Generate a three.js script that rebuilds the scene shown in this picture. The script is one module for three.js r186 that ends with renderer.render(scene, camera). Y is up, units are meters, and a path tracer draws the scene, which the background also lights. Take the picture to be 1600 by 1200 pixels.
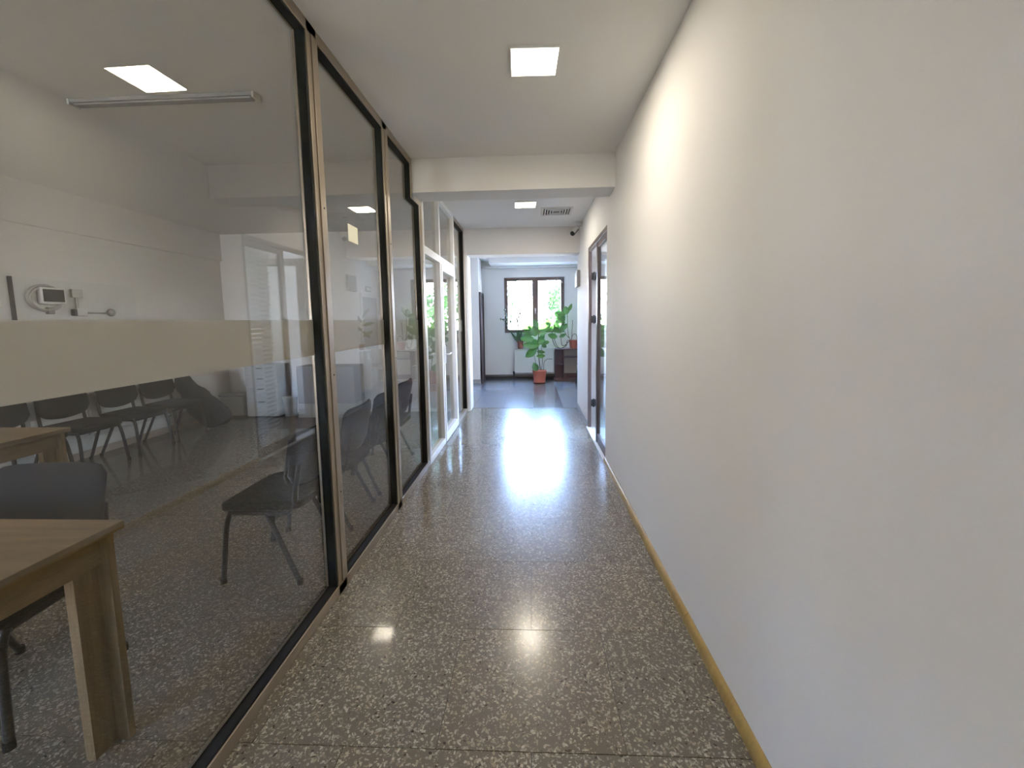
import * as THREE from 'three';
import { RoundedBoxGeometry } from 'three/addons/geometries/RoundedBoxGeometry.js';
import { mergeGeometries, mergeVertices, toCreasedNormals } from 'three/addons/utils/BufferGeometryUtils.js';
import { MarchingCubes } from 'three/addons/objects/MarchingCubes.js';
import { ImprovedNoise } from 'three/addons/math/ImprovedNoise.js';
import { RectAreaLightUniformsLib } from 'three/addons/lights/RectAreaLightUniformsLib.js';

RectAreaLightUniformsLib.init();
const scene = new THREE.Scene();

// ---------------------------------------------------------------- camera (metres, y up, corridor runs towards -z)
const camera = new THREE.PerspectiveCamera(84.46, 1600 / 1200, 0.05, 200);
camera.position.set(0, 1.45, 0);
camera.rotation.order = 'YXZ';
camera.rotation.set(-0.1031, 0.0466, -0.0147);
camera.setViewOffset(1600, 1200, 0, 31.4, 1600, 1200);
scene.add(camera);

// ---------------------------------------------------------------- sky, sun, exposure
const renderer = new THREE.WebGLRenderer({ antialias: true });
renderer.toneMapping = THREE.LinearToneMapping;
renderer.toneMappingExposure = 1.13;
renderer.shadowMap.enabled = true;
{
  const SKY = 82, W = 64, Hh = 32, data = new Float32Array(W * Hh * 4);
  for (let j = 0; j < Hh; j++) for (let i = 0; i < W; i++) {
    const e = Math.max(0, Math.sin(((j + 0.5) / Hh - 0.5) * Math.PI)), k = Math.pow(1 - e, 5), o = (j * W + i) * 4;
    data[o] = SKY * (0.35 + 0.6 * k); data[o + 1] = SKY * (0.63 + 0.35 * k); data[o + 2] = SKY * (1.3 - 0.2 * k); data[o + 3] = 1;
  }
  const sky = new THREE.DataTexture(data, W, Hh, THREE.RGBAFormat, THREE.FloatType);
  sky.mapping = THREE.EquirectangularReflectionMapping; sky.magFilter = THREE.LinearFilter; sky.needsUpdate = true;
  scene.background = sky;
}
const sun = new THREE.DirectionalLight(new THREE.Color().setRGB(1, 0.96, 0.89), 470);
sun.position.set(8, 22, 9); sun.target.position.set(0, 0, -16);
sun.castShadow = true; sun.shadow.mapSize.set(2048, 2048);
Object.assign(sun.shadow.camera, { left: -25, right: 25, top: 25, bottom: -25, near: 1, far: 70 });
scene.add(sun, sun.target);
const LAMP_COLOR = new THREE.Color().setRGB(1, 0.9, 0.73), LAMP_LIGHT = 82, LAMP_GLOW = 9;

// ---------------------------------------------------------------- helpers
let seed = 20240611;
const rnd = () => { seed |= 0; seed = seed + 0x6D2B79F5 | 0; let t = Math.imul(seed ^ seed >>> 15, 1 | seed); t = t + Math.imul(t ^ t >>> 7, 61 | t) ^ t; return ((t ^ t >>> 14) >>> 0) / 4294967296; };
const rr = (a, b) => a + (b - a) * rnd();
const noise = new ImprovedNoise();
const V = (x, y, z) => new THREE.Vector3(x, y, z);
const rgb = (r, g, b) => new THREE.Color().setRGB(r, g, b);
const taken = new Map();
const numbered = (n) => { const k = taken.get(n) ?? 0; taken.set(n, k + 1); return k ? n + '_' + String(k).padStart(3, '0') : n; };

// texture coordinates in metres from the dominant direction of each face
function uvm(g0) {
  const g = g0.index ? g0.toNonIndexed() : g0;
  for (const k of Object.keys(g.attributes)) if (!['position', 'normal'].includes(k)) g.deleteAttribute(k);
  const p = g.attributes.position, n = p.count, uv = new Float32Array(n * 2), a = V(), b = V(), c = V(), f = V();
  for (let i = 0; i < n; i += 3) {
    a.fromBufferAttribute(p, i); b.fromBufferAttribute(p, i + 1); c.fromBufferAttribute(p, i + 2);
    f.copy(b).sub(a).cross(c.clone().sub(a));
    const ax = Math.abs(f.x), ay = Math.abs(f.y), az = Math.abs(f.z);
    for (let k = 0; k < 3; k++) {
      const x = p.getX(i + k), y = p.getY(i + k), z = p.getZ(i + k);
      const [u, v] = ay >= ax && ay >= az ? [x, -z] : ax >= az ? [z, y] : [x, y];
      uv[2 * (i + k)] = u; uv[2 * (i + k) + 1] = v;
    }
  }
  g.setAttribute('uv', new THREE.BufferAttribute(uv, 2));
  if (!g.attributes.normal) g.computeVertexNormals();
  return g;
}
const join = (gs) => { const l = (Array.isArray(gs) ? gs : [gs]).map(uvm); return l.length > 1 ? mergeGeometries(l) : l[0]; };
// boxes by their limits; r > 0 rounds the edges
function bx(x0, x1, y0, y1, z0, z1, r = 0) {
  const w = Math.abs(x1 - x0), h = Math.abs(y1 - y0), d = Math.abs(z1 - z0);
  const g = r > 0 ? new RoundedBoxGeometry(w, h, d, 2, Math.min(r, w / 2.01, h / 2.01, d / 2.01)) : new THREE.BoxGeometry(w, h, d);
  return g.translate((x0 + x1) / 2, (y0 + y1) / 2, (z0 + z1) / 2);
}
function tube(pts, r, seg = 24, rad = 8, ry = 1) {
  const c = new THREE.CatmullRomCurve3(pts.map((p) => V(...p)), false, 'centripetal');
  return new THREE.TubeGeometry(c, seg, r, rad, false);
}
function cyl(x, y, z, r0, r1, h, n = 20) { return new THREE.CylinderGeometry(r0, r1, h, n).translate(x, y + h / 2, z); }
function obj(name, gs, m, parent = scene) {
  const o = new THREE.Mesh(join(gs), m);
  o.name = parent === scene ? numbered(name) : name; o.castShadow = true; o.receiveShadow = true;
  parent.add(o); return o;
}
function tag(o, label, category, group) { o.userData = { label, category }; if (group) o.userData.group = group; return o; }
function thing(name, label, category, [x, y, z] = [0, 0, 0], turn = 0, group) {
  const o = new THREE.Group(); o.name = numbered(name); scene.add(o);
  o.position.set(x, y, z); o.rotation.y = turn; return tag(o, label, category, group);
}
function struct(name, label, gs, m) {
  const o = gs ? obj(name, gs, m) : Object.assign(new THREE.Group(), { name: numbered(name) });
  if (!gs) scene.add(o);
  o.userData = { kind: 'structure', label }; return o;
}
function dup(root, [x, y, z], turn, label, group) {
  const r = root.clone(); r.name = numbered(root.name.replace(/_\d{3}$/, '')); scene.add(r);
  r.position.set(x, y, z); r.rotation.y = turn; r.userData = { ...root.userData, label, group }; return r;
}

// ---------------------------------------------------------------- textures and materials
function canvasTex(w, h, draw, srgb = true) {
  const c = document.createElement('canvas'); c.width = w; c.height = h; draw(c.getContext('2d'), w, h);
  const t = new THREE.CanvasTexture(c); t.wrapS = t.wrapT = THREE.RepeatWrapping; t.magFilter = THREE.LinearFilter;
  if (srgb) t.colorSpace = THREE.SRGBColorSpace; return t;
}
function dataTex(n, fn, srgb = true) {
  const d = new Uint8Array(n * n * 4);
  for (let j = 0; j < n; j++) for (let i = 0; i < n; i++) { const c = fn(i / n, j / n, i, j), o = (j * n + i) * 4; for (let k = 0; k < 3; k++) d[o + k] = Math.max(0, Math.min(255, c[k])); d[o + 3] = 255; }
  const t = new THREE.DataTexture(d, n, n); t.wrapS = t.wrapT = THREE.RepeatWrapping; t.magFilter = THREE.LinearFilter; t.minFilter = THREE.LinearMipmapLinearFilter; t.generateMipmaps = true;
  if (srgb) t.colorSpace = THREE.SRGBColorSpace; t.needsUpdate = true; return t;
}
// noise that repeats every unit, fx by fy cells
function pn(u, v, fx, fy, s) {
  const w = (a, b) => noise.noise(a * fx, b * fy, s);
  return w(u, v) * (1 - u) * (1 - v) + w(u - 1, v) * u * (1 - v) + w(u, v - 1) * (1 - u) * v + w(u - 1, v - 1) * u * v;
}
const TERRAZZO_SIZE = 1.5;
function terrazzo(base, chipsPale, count, s0, s1) {
  return canvasTex(2048, 2048, (c, w, h) => {
    c.fillStyle = base; c.fillRect(0, 0, w, h);
    for (let i = 0; i < 9000; i++) {           // fine dust of the cement
      const g = rr(-26, 26) | 0; c.fillStyle = g > 0 ? `rgba(210,200,185,${g / 90})` : `rgba(20,18,15,${-g / 90})`;
      c.fillRect(rnd() * w, rnd() * h, rr(1, 4), rr(1, 4));
    }
    const chip = (x, y, s, el, a, fill) => {
      const n = 5 + (rnd() * 4 | 0), pts = [];
      for (let k = 0; k < n; k++) { const t = (k + rr(-0.3, 0.3)) / n * Math.PI * 2, r = s * rr(0.7, 1.15); pts.push([Math.cos(t) * r * el, Math.sin(t) * r / el]); }
      const ca = Math.cos(a), sa = Math.sin(a); c.fillStyle = fill;
      for (const ox of [0, -w, w]) for (const oy of [0, -h, h]) {
        if (x + ox < -40 || x + ox > w + 40 || y + oy < -40 || y + oy > h + 40) continue;
        c.beginPath();
        pts.forEach(([px, py], k) => { const X = x + ox + px * ca - py * sa, Y = y + oy + px * sa + py * ca; k ? c.lineTo(X, Y) : c.moveTo(X, Y); });
        c.closePath(); c.fill();
      }
    };
    for (let i = 0; i < count; i++) {
      const t = Math.pow(rnd(), 1.7), s = s0 + (s1 - s0) * t, k = rnd();
      const [r, g, b] = k < 0.05 ? [72, 64, 56] : k < 0.3 ? [150, 138, 120] : chipsPale;
      const v = rr(0.82, 1.1);
      chip(rnd() * w, rnd() * h, s, rr(1, 1.75), rnd() * Math.PI, `rgb(${Math.min(255, r * v) | 0},${Math.min(255, g * v) | 0},${Math.min(255, b * v) | 0})`);
    }
  });
}
const terrazzoMap = terrazzo('rgb(114,107,95)', [176, 168, 151], 25000, 2.0, 9.5);
terrazzoMap.repeat.set(1 / TERRAZZO_SIZE, 1 / TERRAZZO_SIZE);
const plasterBump = dataTex(512, (u, v) => { const g = 128 + 60 * pn(u, v, 90, 90, 3.1) + 40 * pn(u, v, 28, 28, 7.7); return [g, g, g]; }, false);
plasterBump.repeat.set(1 / 0.6, 1 / 0.6);
const weaveBump = dataTex(256, (u, v, i, j) => { const g = 128 + 70 * Math.sin(u * Math.PI * 128) * Math.sin(v * Math.PI * 128) + 25 * pn(u, v, 40, 40, 1); return [g, g, g]; }, false);
weaveBump.repeat.set(1 / 0.12, 1 / 0.12);
function woodTex(a, b, s, knots = 1) {
  return dataTex(1024, (u, v) => {
    const warp = 0.06 * pn(u, v, 2, 3, s) + 0.012 * pn(u, v, 6, 10, s + 4);
    const ring = pn(u, (v + warp) % 1, 2, 26, s + 9), fine = pn(u, v, 14, 190, s + 2), big = pn(u, v, 2, 5, s + 15);
    let k = 0.5 + 0.75 * ring * knots + 0.28 * fine + 0.35 * big; k = Math.max(0, Math.min(1, k));
    return a.map((x, i) => x + (b[i] - x) * k);
  });
}
const oakMap = woodTex([108, 88, 60], [160, 136, 98], 2.3); oakMap.repeat.set(1 / 0.9, 1 / 0.9);
const oakMapUp = oakMap.clone(); oakMapUp.rotation = Math.PI / 2; oakMapUp.needsUpdate = true;
const honeyMap = woodTex([146, 120, 66], [180, 152, 92], 5.1, 0.6); honeyMap.rotation = Math.PI / 2; honeyMap.repeat.set(1 / 0.5, 1 / 0.5);
const brownMap = woodTex([66, 50, 44], [100, 80, 71], 6.4, 0.6); brownMap.rotation = Math.PI / 2; brownMap.repeat.set(1 / 0.6, 1 / 0.6);
const mahoganyMap = woodTex([58, 30, 24], [96, 54, 42], 8.2, 0.7); mahoganyMap.rotation = Math.PI / 2; mahoganyMap.repeat.set(1 / 0.8, 1 / 0.8);

const std = (o) => new THREE.MeshStandardMaterial(o), phy = (o) => new THREE.MeshPhysicalMaterial(o);
const M = {
  wall: std({ color: rgb(0.82, 0.8, 0.775), roughness: 0.75, bumpMap: plasterBump, bumpScale: 0.0004 }),
  ceiling: std({ color: rgb(0.88, 0.88, 0.875), roughness: 0.85, bumpMap: plasterBump, bumpScale: 0.0004 }),
  bed: std({ color: rgb(0.05, 0.045, 0.04), roughness: 0.9 }),
  terrazzo: [0.06, 0.16, 0.16, 0.16].map((r, i) => phy({ map: terrazzoMap, roughness: 0.25, clearcoat: i ? 0.4 : 0.55, clearcoatRoughness: r, color: [rgb(1, 1, 1), rgb(0.95, 0.94, 0.93), rgb(1, 0.96, 0.92), rgb(0.93, 0.93, 0.93)][i] })),
  lobbyTile: [rgb(0.19, 0.19, 0.2), rgb(0.175, 0.175, 0.185), rgb(0.13, 0.105, 0.095)].map((c) => std({ color: c, roughness: 0.2, bumpMap: plasterBump, bumpScale: 0.0002 })),
  sideFloor: std({ color: rgb(0.25, 0.23, 0.2), roughness: 0.35 }),
  taupe: std({ color: rgb(0.34, 0.28, 0.21), roughness: 0.38, metalness: 0.35 }),
  rubber: std({ color: rgb(0.004, 0.004, 0.004), roughness: 0.9 }),  // near black; in the partition reveals it also stands for shade
  whitePvc: std({ color: rgb(0.72, 0.7, 0.66), roughness: 0.35 }),
  tinted: phy({ color: rgb(0.81, 0.79, 0.74), roughness: 0.0, transmission: 1, thickness: 0, ior: 1.58 }),
  clear: phy({ color: rgb(0.95, 0.96, 0.95), roughness: 0.0, transmission: 1, thickness: 0, ior: 1.5 }),
  film: phy({ color: rgb(0.9, 0.9, 0.88), roughness: 1, transmission: 0.55, thickness: 0 }),
  brownPvc: std({ map: brownMap, roughness: 0.4 }),
  oak: std({ map: oakMap, roughness: 0.5 }), oakUp: std({ map: oakMapUp, roughness: 0.5 }),
  honey: std({ map: honeyMap, roughness: 0.35 }),
  greyBase: std({ color: rgb(0.3, 0.28, 0.27), roughness: 0.4 }),
  mahogany: std({ map: mahoganyMap, roughness: 0.42 }),
  fabric: std({ color: rgb(0.009, 0.009, 0.009), roughness: 0.95, bumpMap: weaveBump, bumpScale: 0.0006 }),
  blackMetal: std({ color: rgb(0.009, 0.009, 0.009), roughness: 0.42 }),
  plasticBlack: std({ color: rgb(0.02, 0.02, 0.02), roughness: 0.5 }),
  whitePaint: std({ color: rgb(0.75, 0.75, 0.74), roughness: 0.4 }),
  whitePlastic: std({ color: rgb(0.78, 0.78, 0.76), roughness: 0.35 }),
  offWhite: std({ color: rgb(0.5, 0.49, 0.47), roughness: 0.5 }),
  greyPanel: std({ color: rgb(0.3, 0.3, 0.31), roughness: 0.55 }),
  ductSteel: std({ color: rgb(0.35, 0.35, 0.35), roughness: 0.5, metalness: 0.6 }),
  metalGrey: std({ color: rgb(0.45, 0.44, 0.43), roughness: 0.4, metalness: 0.7 }),
  diffuser: std({ color: rgb(0.8, 0.8, 0.8), roughness: 0.6, emissive: LAMP_COLOR, emissiveIntensity: LAMP_GLOW }),
  terracotta: std({ color: rgb(0.26, 0.065, 0.035), roughness: 0.6 }),
  darkPot: std({ color: rgb(0.17, 0.045, 0.03), roughness: 0.55 }),
  soil: std({ color: rgb(0.03, 0.02, 0.014), roughness: 1 }),
  stem: std({ color: rgb(0.07, 0.05, 0.025), roughness: 0.8 }),
  stemGreen: std({ color: rgb(0.06, 0.1, 0.04), roughness: 0.7 }),
  leaf: phy({ color: rgb(0.055, 0.15, 0.024), roughness: 0.4, transmission: 0.4, thickness: 0 }),
  orchidLeaf: phy({ color: rgb(0.035, 0.075, 0.03), roughness: 0.35, transmission: 0.12, thickness: 0 }),
  treeLeaf: phy({ specularIntensity: 0, color: rgb(0.012, 0.034, 0.01), roughness: 0.6, transmission: 0.35, thickness: 0 }),
  bark: std({ color: rgb(0.1, 0.075, 0.055), roughness: 0.95 }),
  ground: std({ color: rgb(0.42, 0.35, 0.26), roughness: 1 }),  // beige paving, tinted warm for the light it bounces indoors
  paper: std({ color: rgb(0.85, 0.84, 0.68), roughness: 0.8 }),
  screen: std({ color: rgb(0.03, 0.035, 0.035), roughness: 0.15 }),
  pipeBrown: std({ color: rgb(0.08, 0.05, 0.04), roughness: 0.5 }),
  doorDark: std({ map: mahoganyMap, color: rgb(0.25, 0.22, 0.22), roughness: 0.45 }),
  beige: std({ color: rgb(0.5, 0.42, 0.33), roughness: 0.5 }),
  blind: phy({ color: rgb(0.75, 0.78, 0.78), roughness: 0.7, transmission: 0.25, thickness: 0 }),
};

// ---------------------------------------------------------------- plan of the place (z = -depth)
const H = 2.865, XP = -1.034, XR = 0.735, XR2 = 0.755, XL = -4.95, ZB = 3.0, ZT = -6.9, ZF = -10.4, XLR = 1.62;

// floors: every slab a piece of its own over a dark joint bed
{
  const fl = struct('floor', 'grey brown terrazzo slab floor with pale stone chips');
  obj('joint_bed', bx(XL - 0.25, 0.95, -0.3, -0.004, ZB + 0.25, ZT), M.bed, fl);
  const pitch = 0.566, wide = 0.645, gap = 0.0013, z0 = -1.285;
  for (let r = -8; r < 10; r++) {
    const za = Math.min(z0 - r * pitch, ZB), zb = Math.max(z0 - (r + 1) * pitch, ZT);
    if (za - zb < 0.02) continue;
    const off = ((r % 2) + 2) % 2 ? -0.014 : -0.338;
    for (let k = -8; k < 4; k++) {
      const xa = Math.max(off + k * wide, XL), xb = Math.min(off + (k + 1) * wide, 0.76);
      if (xb - xa < 0.02) continue;
      const mid = (xa + xb) / 2, m = mid < -0.45 ? M.terrazzo[0] : M.terrazzo[1 + Math.floor(rnd() * 3)];
      const g = uvm(bx(xa + gap, xb - gap, -0.02, 0, za - gap, zb + gap)), uv = g.attributes.uv, du = rnd() * 1.5, dv = rnd() * 1.5, fl2 = rnd() < 0.5 ? -1 : 1;
      for (let i = 0; i < uv.count; i++) uv.setXY(i, uv.getX(i) * fl2 + du, uv.getY(i) + dv);
      const t = new THREE.Mesh(g, m); t.name = 'terrazzo_slab'; t.receiveShadow = t.castShadow = true; fl.add(t);
    }
  }
  const lf = struct('floor', 'glossy dark grey tiled lobby floor');
  obj('joint_bed', bx(-1.75, XLR + 0.1, -0.3, -0.004, ZT, ZF - 0.1), M.bed, lf);
  const tw = 0.5, td = 0.583;
  for (let r = 0; r < 6; r++) for (let k = 0; k < 7; k++) {
    const xa = -1.75 + 0.27 + (k - 1) * tw, x0 = Math.max(xa, -1.75), x1 = Math.min(xa + tw, XLR + 0.1), za = ZT - 0.008 - r * td, zb = Math.max(za - td, ZF - 0.1);
    const m = xa > -0.1 && xa < 0.1 ? M.lobbyTile[2] : M.lobbyTile[rnd() < 0.7 ? 0 : 1];
    if (x1 - x0 > 0.02) obj('floor_tile', bx(x0 + 0.0015, x1 - 0.0015, -0.02, 0, za - 0.0015, zb + 0.0015), m, lf);
  }
  struct('trim_1', 'thin dark metal strip between terrazzo and lobby tiles', bx(-1.0, 0.755, -0.02, 0.003, ZT + 0.006, ZT - 0.01), M.pipeBrown);
  struct('floor', 'floor of the bright side room behind the brown door', bx(0.76, 4.3, -0.3, 0, -3.0, ZT), M.sideFloor);
}
// ceiling, beams
const DX = 0.345, DZ = -5.75, DR = 0.172;   // duct opening above the air vent
struct('ceiling', 'plain white plastered ceiling', [bx(XL - 0.3, 4.6, H, H + 0.35, ZB + 0.3, DZ + DR), bx(XL - 0.3, 4.6, H, H + 0.35, DZ - DR, ZF - 0.35), bx(XL - 0.3, DX - DR, H, H + 0.35, DZ + DR, DZ - DR), bx(DX + DR, 4.6, H, H + 0.35, DZ + DR, DZ - DR)], M.ceiling);
struct('beam_1', 'white plastered beam crossing the corridor', bx(-1.08, XR + 0.02, 2.58, H, -3.82, -4.11), M.wall);
struct('beam_2', 'white plastered beam above the lobby entrance', bx(-1.4, XLR, 2.466, H, -6.69, -7.0), M.wall);
struct('beam_3', 'shallow white box beam along the lobby window wall', bx(-0.95, XLR, 2.74, H, -9.75, ZF), M.wall);
struct('trim_2', 'white curtain rail trim above the lobby window', bx(-1.4, XLR, 2.69, 2.735, -10.28, -10.33, 0.006), M.whitePaint);
// walls
struct('wall_right', 'long plain white corridor wall on the right', bx(XR, 0.93, 0, H, ZB, -4.2), M.wall);
struct('wall_right_far', 'white wall with the brown door opening', [bx(XR2, 0.93, 0, H, -5.62, -7.0), bx(XR2, 0.93, 2.36, H, -4.2, -5.62)], M.wall);
const ADDED_BW = [[-4.4, -3.05]];   // unseen window opening, added behind the camera for fill daylight
struct('wall_back', 'white wall with an added window behind the camera', [bx(XL - 0.3, 0.93, 0, 0.95, ZB, ZB + 0.25), bx(XL - 0.3, 0.93, 2.4, H, ZB, ZB + 0.25), bx(XL - 0.3, ADDED_BW[0][0], 0.95, 2.4, ZB, ZB + 0.25), bx(ADDED_BW[0][1], 0.93, 0.95, 2.4, ZB, ZB + 0.25)], M.wall);
ADDED_BW.forEach(([a, b], i) => {
  const w = struct('window_' + (i + 3), 'unseen window added behind the camera to light the glazed room'), z = ZB + 0.1, m = (a + b) / 2;
  obj('frame', [bx(a, b, 0.95, 1.01, z, z + 0.06), bx(a, b, 2.34, 2.4, z, z + 0.06), bx(a, a + 0.06, 1.01, 2.34, z, z + 0.06), bx(b - 0.06, b, 1.01, 2.34, z, z + 0.06)], M.brownPvc, w);
  obj('mullion', bx(m - 0.04, m + 0.04, 1.01, 2.34, z, z + 0.06), M.brownPvc, w);
  obj('pane', bx(a + 0.06, m - 0.04, 1.01, 2.34, z + 0.03, z + 0.036), M.clear, w); obj('pane', bx(m + 0.04, b - 0.06, 1.01, 2.34, z + 0.03, z + 0.036), M.clear, w);
});
struct('wall_left', 'white far wall of the glazed room', [bx(XL - 0.25, XL, 0, H, ZB, -6.66), bx(XL, XL + 0.035, 2.45, H, ZB, -6.66)], M.wall);
struct('wall_room_end', 'white end wall of the glazed room', bx(XL - 0.25, -1.0, 0, H, -6.66, -6.86), M.wall);
struct('wall_lobby_left', 'white left side wall and pier of the lobby', [bx(-1.7, -1.45, 0, H, -6.86, ZF), bx(-1.45, -1.19, 0, H, -9.7, ZF)], M.wall);
struct('wall_column', 'narrow cream column ending the glass partition', bx(-1.16, -0.985, 0, 2.466, -6.69, -7.0, 0.006), M.wall);
struct('wall_lobby_right', 'white right side wall of the lobby with an added window', [bx(XLR, XLR + 0.2, 0, 0.95, -7.0, ZF), bx(XLR, XLR + 0.2, 2.45, H, -7.0, ZF), bx(XLR, XLR + 0.2, 0.95, 2.45, -7.0, -7.12), bx(XLR, XLR + 0.2, 0.95, 2.45, -8.32, ZF)], M.wall);
{
  const w = struct('window_5', 'unseen brown framed window added in the right lobby wall for daylight');  // unseen window, added to brighten the lobby
  obj('frame', [bx(XLR + 0.1, XLR + 0.16, 0.95, 1.01, -7.12, -8.32), bx(XLR + 0.1, XLR + 0.16, 2.39, 2.45, -7.12, -8.32), bx(XLR + 0.1, XLR + 0.16, 1.01, 2.39, -7.12, -7.18), bx(XLR + 0.1, XLR + 0.16, 1.01, 2.39, -8.26, -8.32)], M.brownPvc, w);
  obj('pane', bx(XLR + 0.125, XLR + 0.131, 1.01, 2.39, -7.18, -8.26), M.clear, w);
}
struct('wall_side_room', 'white walls of the bright side room', [bx(0.93, 4.3, 0, H, -2.8, -3.0), bx(0.93, 4.3, 0, H, -6.9, -7.0), bx(4.2, 4.4, 0, 0.9, -3.0, -6.9), bx(4.2, 4.4, 2.4, H, -3.0, -6.9), bx(4.2, 4.4, 0.9, 2.4, -3.0, -3.5), bx(4.2, 4.4, 0.9, 2.4, -6.4, -6.9)], M.wall);
const WX0 = -0.65, WX1 = 0.81, WY0 = 1.14, WY1 = 2.475;
struct('wall_far', 'white lobby wall with the window', [bx(-1.7, WX0, 0, H, ZF, ZF - 0.3), bx(WX1, XLR + 0.2, 0, H, ZF, ZF - 0.3), bx(WX0, WX1, 0, WY0, ZF, ZF - 0.3), bx(WX0, WX1, WY1, H, ZF, ZF - 0.3)], M.wall);

// baseboards
{
  const b = struct('baseboard_right', 'honey coloured wooden quarter round skirting along right wall');
  const prof = () => { const s = new THREE.Shape(); s.moveTo(0, 0); s.lineTo(-0.022, 0); s.lineTo(-0.022, 0.018); s.quadraticCurveTo(-0.02, 0.044, -0.004, 0.052); s.lineTo(0, 0.052); return s; };
  for (const [za, zb] of [[ZB, 0.79], [0.787, -1.912], [-1.915, -4.2]]) obj('skirting_length', new THREE.ExtrudeGeometry(prof(), { depth: za - zb, bevelEnabled: false }).translate(XR, 0, zb), M.honey, b);
  struct('baseboard_right_far', 'dark grey skirting beyond the brown door', bx(XR2 - 0.012, XR2, 0, 0.07, -5.62, -6.99), M.greyBase);
  struct('baseboard_left', 'beige skirting along far wall of the glazed room', bx(XL, XL + 0.015, 0, 0.08, ZB, -6.66), M.beige);
  struct('baseboard_far', 'skirting under the lobby window wall, darkened as shade below the radiator', bx(-1.15, XLR, 0, 0.075, ZF, ZF + 0.012), M.bed);  // near black stands for skirting and the shade under the radiator
  struct('baseboard_lobby', 'grey skirting on the lobby pier', [bx(-1.45, -1.19, 0, 0.09, -9.688, -9.7), bx(-1.45, -1.438, 0, 0.09, -7, -9.7)], M.greyBase);
}

// lobby window
{
  const w = struct('window_1', 'brown framed two sash lobby window'), z = ZF - 0.1, zz = z + 0.06, f = 0.082;
  obj('frame', [bx(WX0, WX1, WY0, WY0 + f, z, zz, 0.006), bx(WX0, WX1, WY1 - f, WY1, z, zz, 0.006), bx(WX0, WX0 + f, WY0 + f, WY1 - f, z, zz, 0.006), bx(WX1 - f, WX1, WY0 + f, WY1 - f, z, zz, 0.006)], M.brownPvc, w);
  obj('mullion', bx(0.03, 0.18, WY0 + f, WY1 - f, z - 0.004, zz + 0.01, 0.008), M.brownPvc, w);
  for (const [a, b] of [[WX0 + f, 0.03], [0.18, WX1 - f]]) obj('pane', bx(a, b, WY0 + f, WY1 - f, z + 0.025, z + 0.031), M.clear, w);
  obj('handle', [bx(0.09, 0.118, 1.66, 1.73, zz + 0.01, zz + 0.022, 0.004), bx(0.095, 0.113, 1.6, 1.71, zz + 0.022, zz + 0.04, 0.006)], M.whitePlastic, w);
  obj('reveal_bead', [bx(WX0 - 0.03, WX1 + 0.03, WY0 - 0.03, WY0, ZF - 0.03, ZF + 0.012), bx(WX0 - 0.03, WX0, WY0, WY1, ZF - 0.03, ZF + 0.012), bx(WX1, WX1 + 0.03, WY0, WY1, ZF - 0.03, ZF + 0.012)], M.whitePaint, w);
  const s = struct('window_2', 'unseen window added to light the side room');  // added out of view to fill the side room with daylight
  const f2 = 0.06; obj('frame', [bx(4.25, 4.31, 0.9, 0.9 + f2, -3.5, -6.4), bx(4.25, 4.31, 2.4 - f2, 2.4, -3.5, -6.4), bx(4.25, 4.31, 0.96, 2.34, -3.5, -3.56), bx(4.25, 4.31, 0.96, 2.34, -6.34, -6.4), bx(4.25, 4.31, 0.96, 2.34, -4.92, -4.98)], M.brownPvc, s);
  obj('pane', bx(4.275, 4.28, 0.96, 2.34, -3.56, -4.92), M.clear, s); obj('pane', bx(4.275, 4.28, 0.96, 2.34, -4.98, -6.34), M.clear, s);
}

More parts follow.
